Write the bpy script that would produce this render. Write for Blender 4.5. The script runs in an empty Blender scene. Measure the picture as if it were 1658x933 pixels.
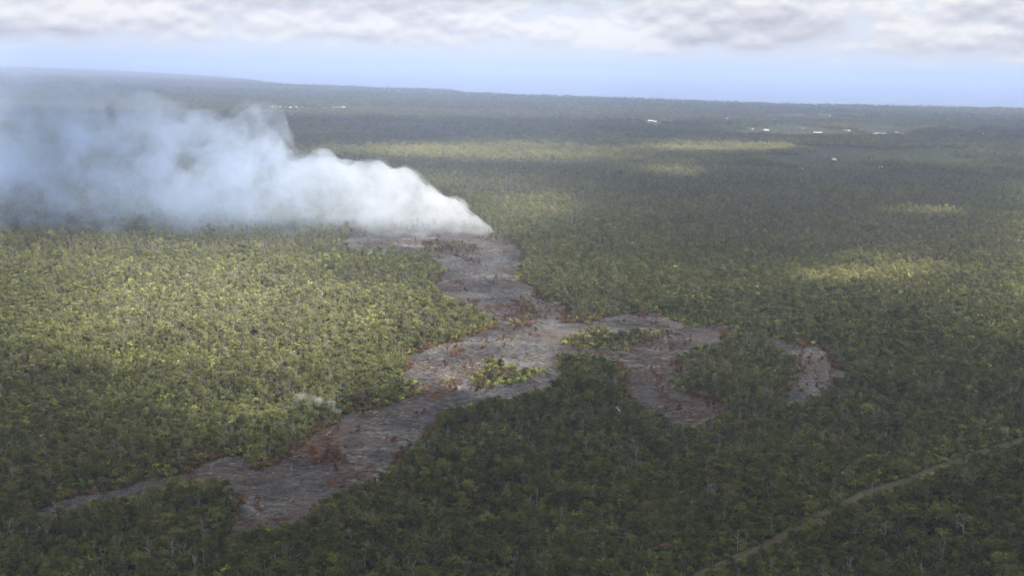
import bpy, bmesh, math, random, time
_t0 = time.time()
import numpy as np
from mathutils import Matrix, Vector, noise as mnoise

random.seed(7)
rng = np.random.default_rng(7)
scene = bpy.context.scene
C = scene.collection

# ------------------------------------------------------------------ camera
CAM_H = 200.0
F_PX, CX, CY = 1923.0, 829.0, 466.5          # focal length and centre for a 1658 px wide frame
PITCH = math.atan((CY - 107.0) / F_PX)
ROLL = math.atan(0.022)
_r0 = np.array([1.0, 0, 0]); _f = np.array([0, math.cos(PITCH), -math.sin(PITCH)])
_u0 = np.array([0, math.sin(PITCH), math.cos(PITCH)])
_r = math.cos(ROLL) * _r0 + math.sin(ROLL) * _u0
_u = -math.sin(ROLL) * _r0 + math.cos(ROLL) * _u0
CAM = np.array([0, 0, CAM_H])
cd = bpy.data.cameras.new('camera'); cam = bpy.data.objects.new('camera', cd); C.objects.link(cam)
cd.sensor_width = 36.0; cd.lens = 36.0 * F_PX / 1658.0; cd.clip_start = 1.0; cd.clip_end = 400000.0
m = Matrix(((_r[0], _u[0], -_f[0], 0), (_r[1], _u[1], -_f[1], 0), (_r[2], _u[2], -_f[2], CAM_H), (0, 0, 0, 1)))
cam.matrix_world = m
scene.camera = cam

# ------------------------------------------------------------------ sun, sky, exposure
SUN_DIR = np.array([0.42, -0.30, 0.86]); SUN_DIR /= np.linalg.norm(SUN_DIR)
sd = bpy.data.lights.new('sun', 'SUN'); sd.energy = 5.0; sd.angle = math.radians(0.53); sd.color = (1.0, 0.95, 0.87)
sun = bpy.data.objects.new('sun', sd); C.objects.link(sun)
sun.rotation_euler = Vector(SUN_DIR).to_track_quat('Z', 'Y').to_euler()
world = bpy.data.worlds.new('World'); scene.world = world; world.use_nodes = True


def N(nt, t, **kw):
    n = nt.nodes.new(t)
    for k, v in kw.items():
        if k.startswith('i_'):
            key = k[2:]
            key = int(key) if key.isdigit() else key
            n.inputs[key].default_value = v
        else:
            setattr(n, k, v)
    return n


def mth(nt, op, a, b=None, clamp=False):
    n = nt.nodes.new('ShaderNodeMath'); n.operation = op; n.use_clamp = clamp
    for i, v in enumerate((a, b)):
        if v is None: continue
        if isinstance(v, (int, float)): n.inputs[i].default_value = v
        else: nt.links.new(v, n.inputs[i])
    return n.outputs[0]


def ramp(nt, fac, stops, interp='LINEAR'):
    n = nt.nodes.new('ShaderNodeValToRGB'); cr = n.color_ramp; cr.interpolation = interp
    while len(cr.elements) < len(stops): cr.elements.new(0.5)
    for e, (p, c) in zip(cr.elements, stops):
        e.position = p; e.color = (c[0], c[1], c[2], 1) if not isinstance(c, (int, float)) else (c, c, c, 1)
    nt.links.new(fac, n.inputs[0]); return n.outputs[0]


def smooth(nt, v, a, b):
    n = nt.nodes.new('ShaderNodeMapRange'); n.interpolation_type = 'SMOOTHSTEP'
    n.inputs['From Min'].default_value = a; n.inputs['From Max'].default_value = b
    nt.links.new(v, n.inputs['Value']); return n.outputs[0]


def mixc(nt, fac, a, b, mode='MIX'):
    n = nt.nodes.new('ShaderNodeMix'); n.data_type = 'RGBA'; n.blend_type = mode
    if isinstance(fac, (int, float)): n.inputs[0].default_value = fac
    else: nt.links.new(fac, n.inputs[0])
    for i, v in ((6, a), (7, b)):
        if isinstance(v, tuple): n.inputs[i].default_value = (*v[:3], 1)
        else: nt.links.new(v, n.inputs[i])
    return n.outputs[2]


SKY_STRENGTH = 0.055
nt = world.node_tree; nt.nodes.clear()
sky = N(nt, 'ShaderNodeTexSky', sky_type='NISHITA', sun_disc=False, sun_elevation=math.asin(SUN_DIR[2]),
        sun_rotation=math.atan2(SUN_DIR[0], SUN_DIR[1]), altitude=200.0, air_density=1.0, dust_density=0.6, ozone_density=2.0)
tc = N(nt, 'ShaderNodeTexCoord')
sep = N(nt, 'ShaderNodeSeparateXYZ'); nt.links.new(tc.outputs['Generated'], sep.inputs[0])


def cloud_noise(dz, scale, detail, w):
    mp = N(nt, 'ShaderNodeMapping'); mp.inputs['Location'].default_value = (w, 2.1 * w, dz * 3.4); mp.inputs['Scale'].default_value = (1, 1, 3.4)
    nt.links.new(tc.outputs['Generated'], mp.inputs['Vector'])
    nz = N(nt, 'ShaderNodeTexNoise', i_Scale=scale, i_Detail=detail, i_Roughness=0.56)
    nt.links.new(mp.outputs[0], nz.inputs['Vector']); return nz.outputs['Fac']


def puffs_noise(dz):
    mp = N(nt, 'ShaderNodeMapping'); mp.inputs['Location'].default_value = (1.3, 4.2, dz * 1.9); mp.inputs['Scale'].default_value = (1, 1, 1.9)
    nt.links.new(tc.outputs['Generated'], mp.inputs['Vector'])
    v_ = N(nt, 'ShaderNodeTexVoronoi', feature='F1', i_Scale=26.0, i_Detail=2.0, i_Roughness=0.5)
    nt.links.new(mp.outputs[0], v_.inputs['Vector']); return mth(nt, 'SUBTRACT', 0.95, v_.outputs['Distance'])


def two(dz):
    return mth(nt, 'ADD', mth(nt, 'MULTIPLY', cloud_noise(dz, 8.5, 9.0, 3.7), 0.74), mth(nt, 'MULTIPLY', puffs_noise(dz), 0.26))


n1 = two(0); n1u = two(0.006)
big = cloud_noise(0, 6.0, 3.0, 11.6)
# coverage grows from the horizon upwards, the ragged lower edge comes from the noise
cov = smooth(nt, sep.outputs[2], -0.006, 0.034)
dens = mth(nt, 'ADD', mth(nt, 'MULTIPLY', n1, 1.25), mth(nt, 'MULTIPLY', cov, 0.50))
mask = smooth(nt, dens, 0.69, 0.92)
relief = mth(nt, 'MULTIPLY', mth(nt, 'SUBTRACT', n1, n1u), 3.2)
shade = mth(nt, 'ADD', mth(nt, 'ADD', relief, mth(nt, 'MULTIPLY', mth(nt, 'SUBTRACT', 0.5, big), 2.1)), 0.55, clamp=True)
ccol = ramp(nt, shade, [(0.0, (5.3, 5.3, 6.0)), (0.5, (7.1, 7.15, 7.8)), (1.0, (9.2, 9.15, 9.2))])
hz = smooth(nt, sep.outputs[2], -0.01, 0.25)
air = mixc(nt, hz, (7.5, 8.2, 9.4), sky.outputs[0])
skyc = mixc(nt, mth(nt, 'MULTIPLY', mask, 0.94), air, ccol)
bg = N(nt, 'ShaderNodeBackground'); bg.inputs['Strength'].default_value = SKY_STRENGTH
nt.links.new(skyc, bg.inputs[0]); wo = N(nt, 'ShaderNodeOutputWorld'); nt.links.new(bg.outputs[0], wo.inputs[0])

vs = scene.view_settings
vs.view_transform = 'Standard'; vs.look = 'None'; vs.exposure = 1.0; vs.gamma = 1.0
try: vs.use_curve_mapping = False
except Exception: pass
cy = scene.cycles
cy.max_bounces = 6; cy.diffuse_bounces = 2; cy.glossy_bounces = 1; cy.transmission_bounces = 2; cy.volume_bounces = 3
cy.transparent_max_bounces = 64; cy.use_adaptive_sampling = True; cy.adaptive_threshold = 0.02
cy.sample_clamp_indirect = 4.0; cy.use_denoising = True; cy.caustics_reflective = False; cy.caustics_refractive = False
try: cy.denoiser = 'OPENIMAGEDENOISE'; cy.denoising_input_passes = 'RGB_ALBEDO_NORMAL'
except Exception: pass
cy.volume_step_rate = 1.0; cy.volume_max_steps = 256


# ------------------------------------------------------------------ helpers
def project(p):
    v = np.asarray(p, float) - CAM
    w = np.maximum(v @ _f, 1e-3)
    return np.stack([CX + F_PX * (v @ _r) / w, CY - F_PX * (v @ _u) / w], -1)


def ground(px, py, z=0.0):
    """the ground point seen at a spot of the photograph"""
    px = np.asarray(px, float); py = np.asarray(py, float)
    d = (px[..., None] - CX) / F_PX * _r - (py[..., None] - CY) / F_PX * _u + _f
    t = (z - CAM_H) / np.minimum(d[..., 2], -1e-4)
    return CAM + d * t[..., None]


def inside(poly, p):
    x, y = p[..., 0], p[..., 1]; r = np.zeros(x.shape, bool)
    poly = np.asarray(poly, float); q = np.roll(poly, 1, 0)
    for (x1, y1), (x2, y2) in zip(poly, q):
        c = (y1 > y) != (y2 > y)
        if y1 != y2: r ^= c & (x < (x2 - x1) * (y - y1) / (y2 - y1) + x1)
    return r


def _hash(ix, iy, s):
    n = (ix.astype(np.int64) * 374761393 + iy.astype(np.int64) * 668265263 + s * 1442695041) & 0x7fffffff
    n = ((n ^ (n >> 13)) * 1274126177) & 0x7fffffff
    return ((n ^ (n >> 16)) & 0xffff) / 65535.0


def vnoise(x, y, s=0):
    ix = np.floor(x); iy = np.floor(y); fx = x - ix; fy = y - iy
    fx = fx * fx * (3 - 2 * fx); fy = fy * fy * (3 - 2 * fy)
    a = _hash(ix, iy, s); b = _hash(ix + 1, iy, s); c = _hash(ix, iy + 1, s); d = _hash(ix + 1, iy + 1, s)
    return (a * (1 - fx) + b * fx) * (1 - fy) + (c * (1 - fx) + d * fx) * fy


def fbm(x, y, scale, s=0, o=4):
    r = 0; a = 0.5; t = 0
    for i in range(o):
        r = r + a * vnoise(x / scale, y / scale, s + i); t += a; scale *= 0.5; a *= 0.5
    return r / t


def sstep(v, a, b):
    t = np.clip((v - a) / (b - a), 0, 1); return t * t * (3 - 2 * t)


def mesh_from(name, v, f, mats=(), smooth_shade=False, mi=None):
    me = bpy.data.meshes.new(name)
    v = np.asarray(v, np.float32)
    if isinstance(f, np.ndarray) and f.ndim == 2:
        k = f.shape[1]; nf = len(f)
        me.vertices.add(len(v)); me.vertices.foreach_set('co', v.ravel())
        me.loops.add(nf * k); me.loops.foreach_set('vertex_index', f.astype(np.int32).ravel())
        me.polygons.add(nf); me.polygons.foreach_set('loop_start', np.arange(0, nf * k, k, dtype=np.int32))
        try: me.polygons.foreach_set('loop_total', np.full(nf, k, np.int32))
        except Exception: pass
        me.update(calc_edges=True)
    else:
        me.from_pydata(v.tolist(), [], [list(map(int, q)) for q in f]); me.update()
    for x in mats: me.materials.append(x)
    if mi is not None: me.polygons.foreach_set('material_index', np.asarray(mi, np.int32))
    if smooth_shade: me.polygons.foreach_set('use_smooth', np.ones(len(me.polygons), bool))
    me.validate(); return me


def link(name, data, parent=None, label=None, cat=None, group=None, kind=None):
    o = bpy.data.objects.new(name, data); C.objects.link(o); o.parent = parent
    for k, val in (('label', label), ('category', cat), ('group', group), ('kind', kind)):
        if val: o[k] = val
    return o


def material(name):
    ma = bpy.data.materials.new(name); ma.use_nodes = True; t = ma.node_tree; t.nodes.clear()
    return ma, t, N(t, 'ShaderNodeOutputMaterial')


# ------------------------------------------------------------------ materials
def leaf_material(name):
    ma, t, out = material(name)
    at = N(t, 'ShaderNodeAttribute', attribute_type='INSTANCER', attribute_name='tint')
    geo = N(t, 'ShaderNodeNewGeometry')
    var = mth(t, 'ADD', mth(t, 'MULTIPLY', geo.outputs['Random Per Island'], 0.7), 0.65)
    hsv = N(t, 'ShaderNodeHueSaturation'); t.links.new(at.outputs['Color'], hsv.inputs['Color']); t.links.new(var, hsv.inputs['Value'])
    df = N(t, 'ShaderNodeBsdfPrincipled', i_Roughness=0.6); df.inputs['Specular IOR Level'].default_value = 0.08
    tr = N(t, 'ShaderNodeBsdfTranslucent'); mx = N(t, 'ShaderNodeMixShader', i_0=0.28)
    t.links.new(hsv.outputs[0], df.inputs['Base Color']); t.links.new(hsv.outputs[0], tr.inputs['Color'])
    t.links.new(df.outputs[0], mx.inputs[1]); t.links.new(tr.outputs[0], mx.inputs[2]); t.links.new(mx.outputs[0], out.inputs[0])
    return ma


def plain(name, cols, scale, rough=0.85, bump=0.0, spec=0.3, detail=6.0):
    ma, t, out = material(name)
    tc_ = N(t, 'ShaderNodeTexCoord'); nz = N(t, 'ShaderNodeTexNoise', i_Scale=scale, i_Detail=detail, i_Roughness=0.65)
    t.links.new(tc_.outputs['Object'], nz.inputs['Vector'])
    c = ramp(t, nz.outputs['Fac'], [(0.28 + 0.44 * i / max(1, len(cols) - 1), k) for i, k in enumerate(cols)])
    b = N(t, 'ShaderNodeBsdfPrincipled', i_Roughness=rough); b.inputs['Specular IOR Level'].default_value = spec
    t.links.new(c, b.inputs['Base Color']); t.links.new(b.outputs[0], out.inputs[0])
    if bump:
        bp = N(t, 'ShaderNodeBump', i_Strength=1.0, i_Distance=bump); t.links.new(nz.outputs['Fac'], bp.inputs['Height']); t.links.new(bp.outputs[0], b.inputs['Normal'])
    return ma


LEAF = leaf_material('leaves')
BARK = plain('bark', [(0.09, 0.08, 0.07), (0.20, 0.18, 0.16)], 1.5)
SNAGM = plain('weathered_wood', [(0.14, 0.13, 0.112), (0.32, 0.30, 0.265)], 0.8)
PALEM = plain('bleached_wood', [(0.55, 0.54, 0.50), (0.8, 0.79, 0.75)], 0.8)
LOGM = plain('fallen_wood', [(0.05, 0.036, 0.026), (0.12, 0.09, 0.065), (0.30, 0.27, 0.23)], 0.35)


def ground_material():
    ma, t, out = material('forest_floor')
    tc_ = N(t, 'ShaderNodeTexCoord')
    def nz(s, d=5.0):
        n = N(t, 'ShaderNodeTexNoise', i_Scale=s, i_Detail=d, i_Roughness=0.6); t.links.new(tc_.outputs['Object'], n.inputs['Vector']); return n.outputs['Fac']
    a = ramp(t, nz(0.0011), [(0.32, (0.022, 0.030, 0.014)), (0.46, (0.040, 0.038, 0.024)), (0.56, (0.050, 0.056, 0.022)), (0.68, (0.075, 0.085, 0.034))])
    b = ramp(t, nz(0.35), [(0.3, (0.55, 0.55, 0.55)), (0.7, (1.35, 1.3, 1.25))])
    c = mixc(t, 1.0, a, b, 'MULTIPLY')
    p = N(t, 'ShaderNodeBsdfPrincipled', i_Roughness=0.95); p.inputs['Specular IOR Level'].default_value = 0.1
    t.links.new(c, p.inputs['Base Color']); t.links.new(p.outputs[0], out.inputs[0])
    bp = N(t, 'ShaderNodeBump', i_Strength=1.0, i_Distance=0.5); t.links.new(nz(0.35), bp.inputs['Height']); t.links.new(bp.outputs[0], p.inputs['Normal'])
    return ma


def lava_material():
    ma, t, out = material('lava_crust')
    tc_ = N(t, 'ShaderNodeTexCoord')
    def nz(s, d=6.0, dist=0.0, stretch=None, rough=0.62):
        n = N(t, 'ShaderNodeTexNoise', i_Scale=s, i_Detail=d, i_Roughness=rough, i_Distortion=dist)
        if stretch:
            mp = N(t, 'ShaderNodeMapping'); mp.inputs['Scale'].default_value = stretch; t.links.new(tc_.outputs['Object'], mp.inputs['Vector']); t.links.new(mp.outputs[0], n.inputs['Vector'])
        else: t.links.new(tc_.outputs['Object'], n.inputs['Vector'])
        return n.outputs['Fac']
    base = ramp(t, nz(0.022, 7), [(0.36, (0.019, 0.019, 0.0195)), (0.5, (0.042, 0.0415, 0.041)), (0.64, (0.105, 0.103, 0.10))])
    fine = ramp(t, nz(0.30, 5, 0.6), [(0.38, (0.16, 0.16, 0.17)), (0.48, (0.9, 0.9, 0.9)), (0.58, (1.3, 1.3, 1.3)), (0.72, (2.4, 2.3, 2.2))])
    c = mixc(t, 1.0, base, fine, 'MULTIPLY')
    # rust brown leaf litter fallen from the burnt trees
    lit = smooth(t, mth(t, 'ADD', mth(t, 'MULTIPLY', nz(0.016, 4), 1.0), mth(t, 'MULTIPLY', nz(0.22, 5, 1.0), 0.75)), 0.86, 1.03)
    littc = ramp(t, nz(0.5, 3), [(0.3, (0.042, 0.032, 0.025)), (0.7, (0.105, 0.078, 0.058))])
    c = mixc(t, mth(t, 'MULTIPLY', lit, 0.75), c, littc)
    p = N(t, 'ShaderNodeBsdfPrincipled', i_Roughness=0.75); p.inputs['Specular IOR Level'].default_value = 0.25
    t.links.new(c, p.inputs['Base Color']); t.links.new(p.outputs[0], out.inputs[0])
    bp = N(t, 'ShaderNodeBump', i_Strength=1.0, i_Distance=0.7); t.links.new(nz(0.33, 6, 0.8), bp.inputs['Height']); t.links.new(bp.outputs[0], p.inputs['Normal'])
    return ma


def sea_material():
    ma, t, out = material('sea_water')
    tc_ = N(t, 'ShaderNodeTexCoord')
    n = N(t, 'ShaderNodeTexNoise', i_Scale=0.02, i_Detail=4.0); t.links.new(tc_.outputs['Object'], n.inputs['Vector'])
    p = N(t, 'ShaderNodeBsdfPrincipled', i_Roughness=0.16); p.inputs['Base Color'].default_value = (0.02, 0.07, 0.16, 1); p.inputs['IOR'].default_value = 1.33
    bp = N(t, 'ShaderNodeBump', i_Strength=0.12, i_Distance=3.0); t.links.new(n.outputs['Fac'], bp.inputs['Height']); t.links.new(bp.outputs[0], p.inputs['Normal'])
    t.links.new(p.outputs[0], out.inputs[0]); return ma


# ------------------------------------------------------------------ land and sea
COAST = [(-60, 105), (129, 111), (200, 114), (260, 117.5), (330, 121.5), (400, 127), (425, 131), (436, 135), (470, 136.5), (560, 139.5),
         (640, 143), (700, 144.5), (735, 146), (742, 149), (800, 152.5), (860, 154), (900, 156), (980, 158.5), (1063, 161), (1130, 164), (1220, 167),
         (1300, 169.5), (1400, 171), (1528, 173.5), (1658, 176), (1760, 178)]
cp = np.array(COAST, float)
xs = np.linspace(cp[0, 0], cp[-1, 0], 260)
ys = np.interp(xs, cp[:, 0], cp[:, 1]) + (fbm(xs, xs * 0, 28, 5) - 0.5) * 1.1
cw = ground(xs, ys, 0.0)[:, :2]
cw = np.vstack([[-45000, cw[0, 1] + 9000], cw, [14000, cw[-1, 1] - 2500], [14000, -4000], [-45000, -4000]])
land = link('ground', mesh_from('ground', np.c_[cw, np.zeros(len(cw))], [list(range(len(cw)))][:1], [ground_material()]), kind='structure')
land.data.validate()
a = np.linspace(0, 2 * math.pi, 129)[:-1]
link('sea', mesh_from('sea', np.c_[np.cos(a) * 80000, np.sin(a) * 80000, np.full(128, -4.0)], [list(range(128))], [sea_material()]), kind='structure')

# ------------------------------------------------------------------ lava flow
LAVA = [(60, 826), (129, 806), (175, 797), (215, 786), (262, 775), (330, 760), (352, 746), (388, 742), (398, 752), (400, 766), (440, 758), (470, 752), (482, 737), (484, 720), (518, 702),
        (540, 688), (552, 672), (592, 667), (640, 654), (672, 642), (684, 634), (676, 615), (640, 608), (668, 596), (668, 588), (655, 577), (703, 563), (748, 547),
        (771, 539), (812, 530), (800, 522), (780, 508), (742, 490), (722, 482), (712, 462), (726, 444), (712, 424), (692, 414), (676, 404), (640, 400), (560, 392), (560, 380),
        (640, 378), (720, 372), (790, 374), (806, 386), (836, 398), (848, 414), (838, 436), (836, 452), (858, 466), (866, 484), (892, 495), (918, 497), (905, 512), (904, 521), (935, 525), (975, 519), (1010, 513),
        (1058, 511), (1078, 521), (1118, 529), (1160, 528), (1190, 524), (1180, 534), (1160, 556), (1128, 563), (1100, 568), (1088, 590), (1086, 606), (1090, 622), (1082, 632), (1108, 638), (1130, 648), (1168, 656), (1160, 678), (1130, 690),
        (1085, 676), (1052, 664), (1020, 645), (1016, 625), (1020, 600), (1012, 586), (985, 578), (950, 575), (918, 570), (896, 578), (902, 592), (908, 604), (888, 628), (832, 644), (770, 652), (720, 664), (690, 694),
        (655, 730), (628, 762), (560, 792), (520, 812), (488, 842), (430, 850), (385, 866), (368, 866), (385, 838), (392, 812), (380, 784), (340, 774),
        (300, 772), (272, 781), (215, 800), (165, 812), (129, 818), (60, 834)]
LOBE = [(1240, 549), (1262, 551), (1276, 560), (1300, 566), (1304, 557), (1330, 561), (1336, 572), (1334, 582), (1346, 590), (1344, 604), (1354, 612), (1340, 622), (1338, 634), (1326, 648), (1312, 643), (1300, 652), (1268, 646), (1288, 634), (1284, 624), (1298, 614), (1288, 604), (1300, 592), (1294, 578), (1268, 568), (1252, 558)]
SPUR = [(1348, 606), (1372, 602), (1384, 604), (1370, 610), (1350, 612)]
ISLANDS = [[(760, 622), (764, 606), (784, 596), (776, 584), (800, 574), (818, 588), (838, 596), (868, 594), (886, 600), (884, 608), (866, 612), (842, 620), (806, 626), (788, 634)],
           [(912, 560), (916, 546), (950, 536), (975, 530), (1010, 536), (1070, 532), (1100, 536), (1116, 542), (1076, 552), (1040, 561), (988, 570), (945, 566)],
           [(678, 404), (690, 390), (730, 388), (776, 394), (776, 412), (756, 422), (722, 414), (690, 411)],
           [(828, 488), (846, 482), (866, 492), (872, 512), (852, 514), (846, 500)],
           [(826, 530), (828, 514), (842, 512), (858, 524), (856, 530)],
           [(722, 578), (732, 564), (748, 562), (752, 572)], [(506, 750), (512, 736), (530, 726), (552, 738), (556, 748)],
           [(752, 490), (760, 484), (772, 492), (768, 500)], [(1058, 620), (1062, 612), (1072, 620), (1072, 622)], [(1070, 643), (1074, 634), (1086, 642), (1084, 646)],
           [(768, 564), (772, 558), (786, 562), (782, 568)], [(718, 624), (728, 616), (744, 622), (742, 628)], [(790, 386), (800, 380), (812, 384), (804, 390)]]


def ragged(p):
    a_ = fbm(p[..., 0], p[..., 1] * 1.6, 26, 201, 4) - .5; b_ = fbm(p[..., 0], p[..., 1] * 1.6, 26, 231, 4) - .5
    c_ = vnoise(p[..., 0] / 7, p[..., 1] / 5, 261) - .5; d2 = vnoise(p[..., 0] / 7, p[..., 1] / 5, 271) - .5
    return p + np.stack([a_ * 26 + c_ * 9, b_ * 15 + d2 * 6], -1)


def on_lava(p):
    p = ragged(p)
    r = inside(LAVA, p) | inside(LOBE, p) | inside(SPUR, p)
    for i in ISLANDS: r &= ~inside(i, p)
    return r


def raster(polytest, x0, x1, y0, y1, s, lift):
    X, Y = np.meshgrid(np.arange(x0, x1, s), np.arange(y0, y1, s), indexing='ij')
    r = np.zeros(X.shape, bool)
    for z in lift: r |= polytest(project(np.stack([X, Y, np.full(X.shape, z)], -1)))
    return X, Y, r.astype(float)


def blur(a, n, it=3):
    for _ in range(it):
        for ax in (0, 1):
            p = np.pad(a, [(n + 1, n) if k == ax else (0, 0) for k in (0, 1)], 'edge').cumsum(ax); m_ = a.shape[ax]
            a = (np.take(p, range(2 * n + 1, 2 * n + 1 + m_), ax) - np.take(p, range(m_), ax)) / (2 * n + 1)
    return a


LS = 2.0
LX, LY, LM = raster(lambda p: (lambda q: inside(LAVA, q) | inside(LOBE, q) | inside(SPUR, q))(ragged(p)), -520, 420, 470, 1500, LS, (0, 2, 4, 6, 8))
LB = blur(LM, 2, 2)
wx = LX + 6 * (fbm(LX, LY, 18, 31) - .5); wy = LY + 6 * (fbm(LX, LY, 18, 32) - .5)
toes = np.abs(fbm(wx, wy, 26, 41, 3) - 0.5) * 2
LZ = -0.7 + 1.35 * sstep(LB, 0.2, 0.75) + 0.9 * (fbm(LX, LY, 60, 11, 3) - 0.5) + 0.9 * (0.35 - toes) + 1.3 * (fbm(wx, wy, 7, 12, 3) - 0.5) + 0.5 * (rng.random(LX.shape) - 0.5)
keep = LB > 0.08
idx = -np.ones(LX.shape, int); idx[keep] = np.arange(keep.sum())
q = np.stack([idx[:-1, :-1], idx[1:, :-1], idx[1:, 1:], idx[:-1, 1:]], -1).reshape(-1, 4); q = q[(q >= 0).all(1)]
link('lava_flow', mesh_from('lava_flow', np.c_[LX[keep], LY[keep], LZ[keep]], q, [lava_material()]), kind='structure')


def lava_height(x, y):
    i = np.clip(((x + 520) / LS).astype(int), 0, LX.shape[0] - 1); j = np.clip(((y - 470) / LS).astype(int), 0, LX.shape[1] - 1)
    return LZ[i, j]


# ------------------------------------------------------------------ dirt track
TRACK = np.array([(1080, 960), (1140, 930), (1200, 903), (1252, 878), (1292, 852), (1330, 834), (1372, 813), (1410, 797), (1450, 785), (1490, 771), (1528, 754), (1600, 728), (1700, 700)], float)
tx = np.linspace(0, len(TRACK) - 1, 120)
tpx = np.interp(tx, np.arange(len(TRACK)), TRACK[:, 0]); tpy = np.interp(tx, np.arange(len(TRACK)), TRACK[:, 1])
k_ = np.ones(9) / 9; tpy = np.convolve(np.pad(tpy, 4, 'edge'), k_, 'valid'); tpx = np.convolve(np.pad(tpx, 4, 'edge'), k_, 'valid')
TW = ground(tpx, tpy)[:, :2]
tg = np.gradient(TW, axis=0); tg /= np.linalg.norm(tg, axis=1)[:, None]; tn = np.c_[-tg[:, 1], tg[:, 0]]


def strip(name, off, width, z, mat, jit):
    w0 = width * (1 + jit * (rng.random(len(TW)) - .5)); l = TW + tn * (off - w0 / 2)[:, None]; r = TW + tn * (off + w0 / 2)[:, None]
    v = np.vstack([np.c_[l, np.full(len(l), z)], np.c_[r, np.full(len(r), z)]]); n = len(l)
    f = np.array([(i, n + i, n + i + 1, i + 1) for i in range(n - 1)])
    return mesh_from(name, v, f, [mat])


tr_verge = plain('track_grass', [(0.045, 0.05, 0.018), (0.10, 0.10, 0.04)], 0.4)
tr_dirt = plain('track_dirt', [(0.05, 0.040, 0.024), (0.095, 0.072, 0.045)], 0.5)
o = link('dirt_track', strip('dirt_track', np.zeros(120), 5.2, 0.05, tr_verge, 0.5), kind='structure')
link('wheel_rut', strip('wheel_rut', np.full(120, 1.05), 1.4, 0.10, tr_dirt, 0.7), o); link('wheel_rut', strip('wheel_rut', np.full(120, -1.05), 1.4, 0.10, tr_dirt, 0.7), o)
# ------------------------------------------------------------------ plants
def tube(pts, radii, n=5):
    pts = np.asarray(pts, float); v = []; f = []
    for i, (p, r) in enumerate(zip(pts, radii)):
        d = pts[min(i + 1, len(pts) - 1)] - pts[max(i - 1, 0)]; d /= np.linalg.norm(d) + 1e-9
        s = np.cross(d, [0.3, 0.9, 0.2]); s /= np.linalg.norm(s) + 1e-9; t_ = np.cross(d, s)
        for k in range(n):
            a_ = 2 * math.pi * k / n; v.append(p + r * (math.cos(a_) * s + math.sin(a_) * t_))
    for i in range(len(pts) - 1):
        for k in range(n):
            k2 = (k + 1) % n; f.append((i * n + k, i * n + k2, (i + 1) * n + k2, (i + 1) * n + k))
    return np.array(v), np.array(f)


def join(parts):
    v = []; f = []; o_ = 0
    for a_, b_ in parts: v.append(a_); f.append(b_ + o_); o_ += len(a_)
    return np.vstack(v), np.vstack(f)


def leaves(centres, normals, size, g):
    n = len(centres)
    nr = normals / (np.linalg.norm(normals, axis=1)[:, None] + 1e-9)
    a_ = np.cross(nr, g.normal(size=(n, 3))); a_ /= np.linalg.norm(a_, axis=1)[:, None] + 1e-9; b_ = np.cross(nr, a_)
    s = (size * g.uniform(0.55, 1.35, n))[:, None]; w = s * g.uniform(0.45, 0.9, (n, 1))
    bend = nr * s * 0.25
    v = np.stack([centres - a_ * s, centres - b_ * w + bend, centres + a_ * s, centres + b_ * w + bend], 1).reshape(-1, 3)
    return v, np.arange(4 * n).reshape(n, 4)


def make_tree(seed, h, rad, base, n_clump, n_leaf, leaf, flat=0.75, up=0.5):
    """trunk with limbs, and a crown of several leafy clumps"""
    g = np.random.default_rng(seed)
    wood = []; lean = g.normal(0, 0.06 * h, 2)
    tp = [np.array([lean[0] * t_ ** 2, lean[1] * t_ ** 2, h * t_]) for t_ in (-0.05, 0.25, 0.5, 0.75, 0.9)]
    wood.append(tube(tp, [0.16, 0.13, 0.10, 0.07, 0.03]))
    V = []; Nn = []
    for k in range(n_clump):
        t_ = g.uniform(base, 1.0); ang = g.uniform(0, 6.283); prof = math.sqrt(max(0.05, 1 - ((t_ - 0.62) / 0.55) ** 2))
        rr = rad * prof * g.uniform(0.25, 0.85)
        c = np.array([lean[0] * t_ ** 2 + rr * math.cos(ang), lean[1] * t_ ** 2 + rr * math.sin(ang), h * (t_ * 0.93)])
        st = np.array([lean[0] * (t_ * .7) ** 2, lean[1] * (t_ * .7) ** 2, h * max(0.2, t_ * 0.7)])
        wood.append(tube([st, (st + c) / 2 + [0, 0, -0.1], c], [0.07, 0.05, 0.025], 4))
        cr = rad * g.uniform(0.32, 0.58)
        d = g.normal(size=(n_leaf, 3)); d[:, 2] = np.abs(d[:, 2]) * 1.0 - 0.25; d /= np.linalg.norm(d, axis=1)[:, None]
        V.append(c + d * cr * g.uniform(0.55, 1.1, (n_leaf, 1)) * [1, 1, flat])
        Nn.append(d + g.normal(size=(n_leaf, 3)) * 0.55 + [0, 0, up])
    V = np.vstack(V); Nn = np.vstack(Nn)
    return join(wood), leaves(V, Nn, leaf, g)


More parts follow.
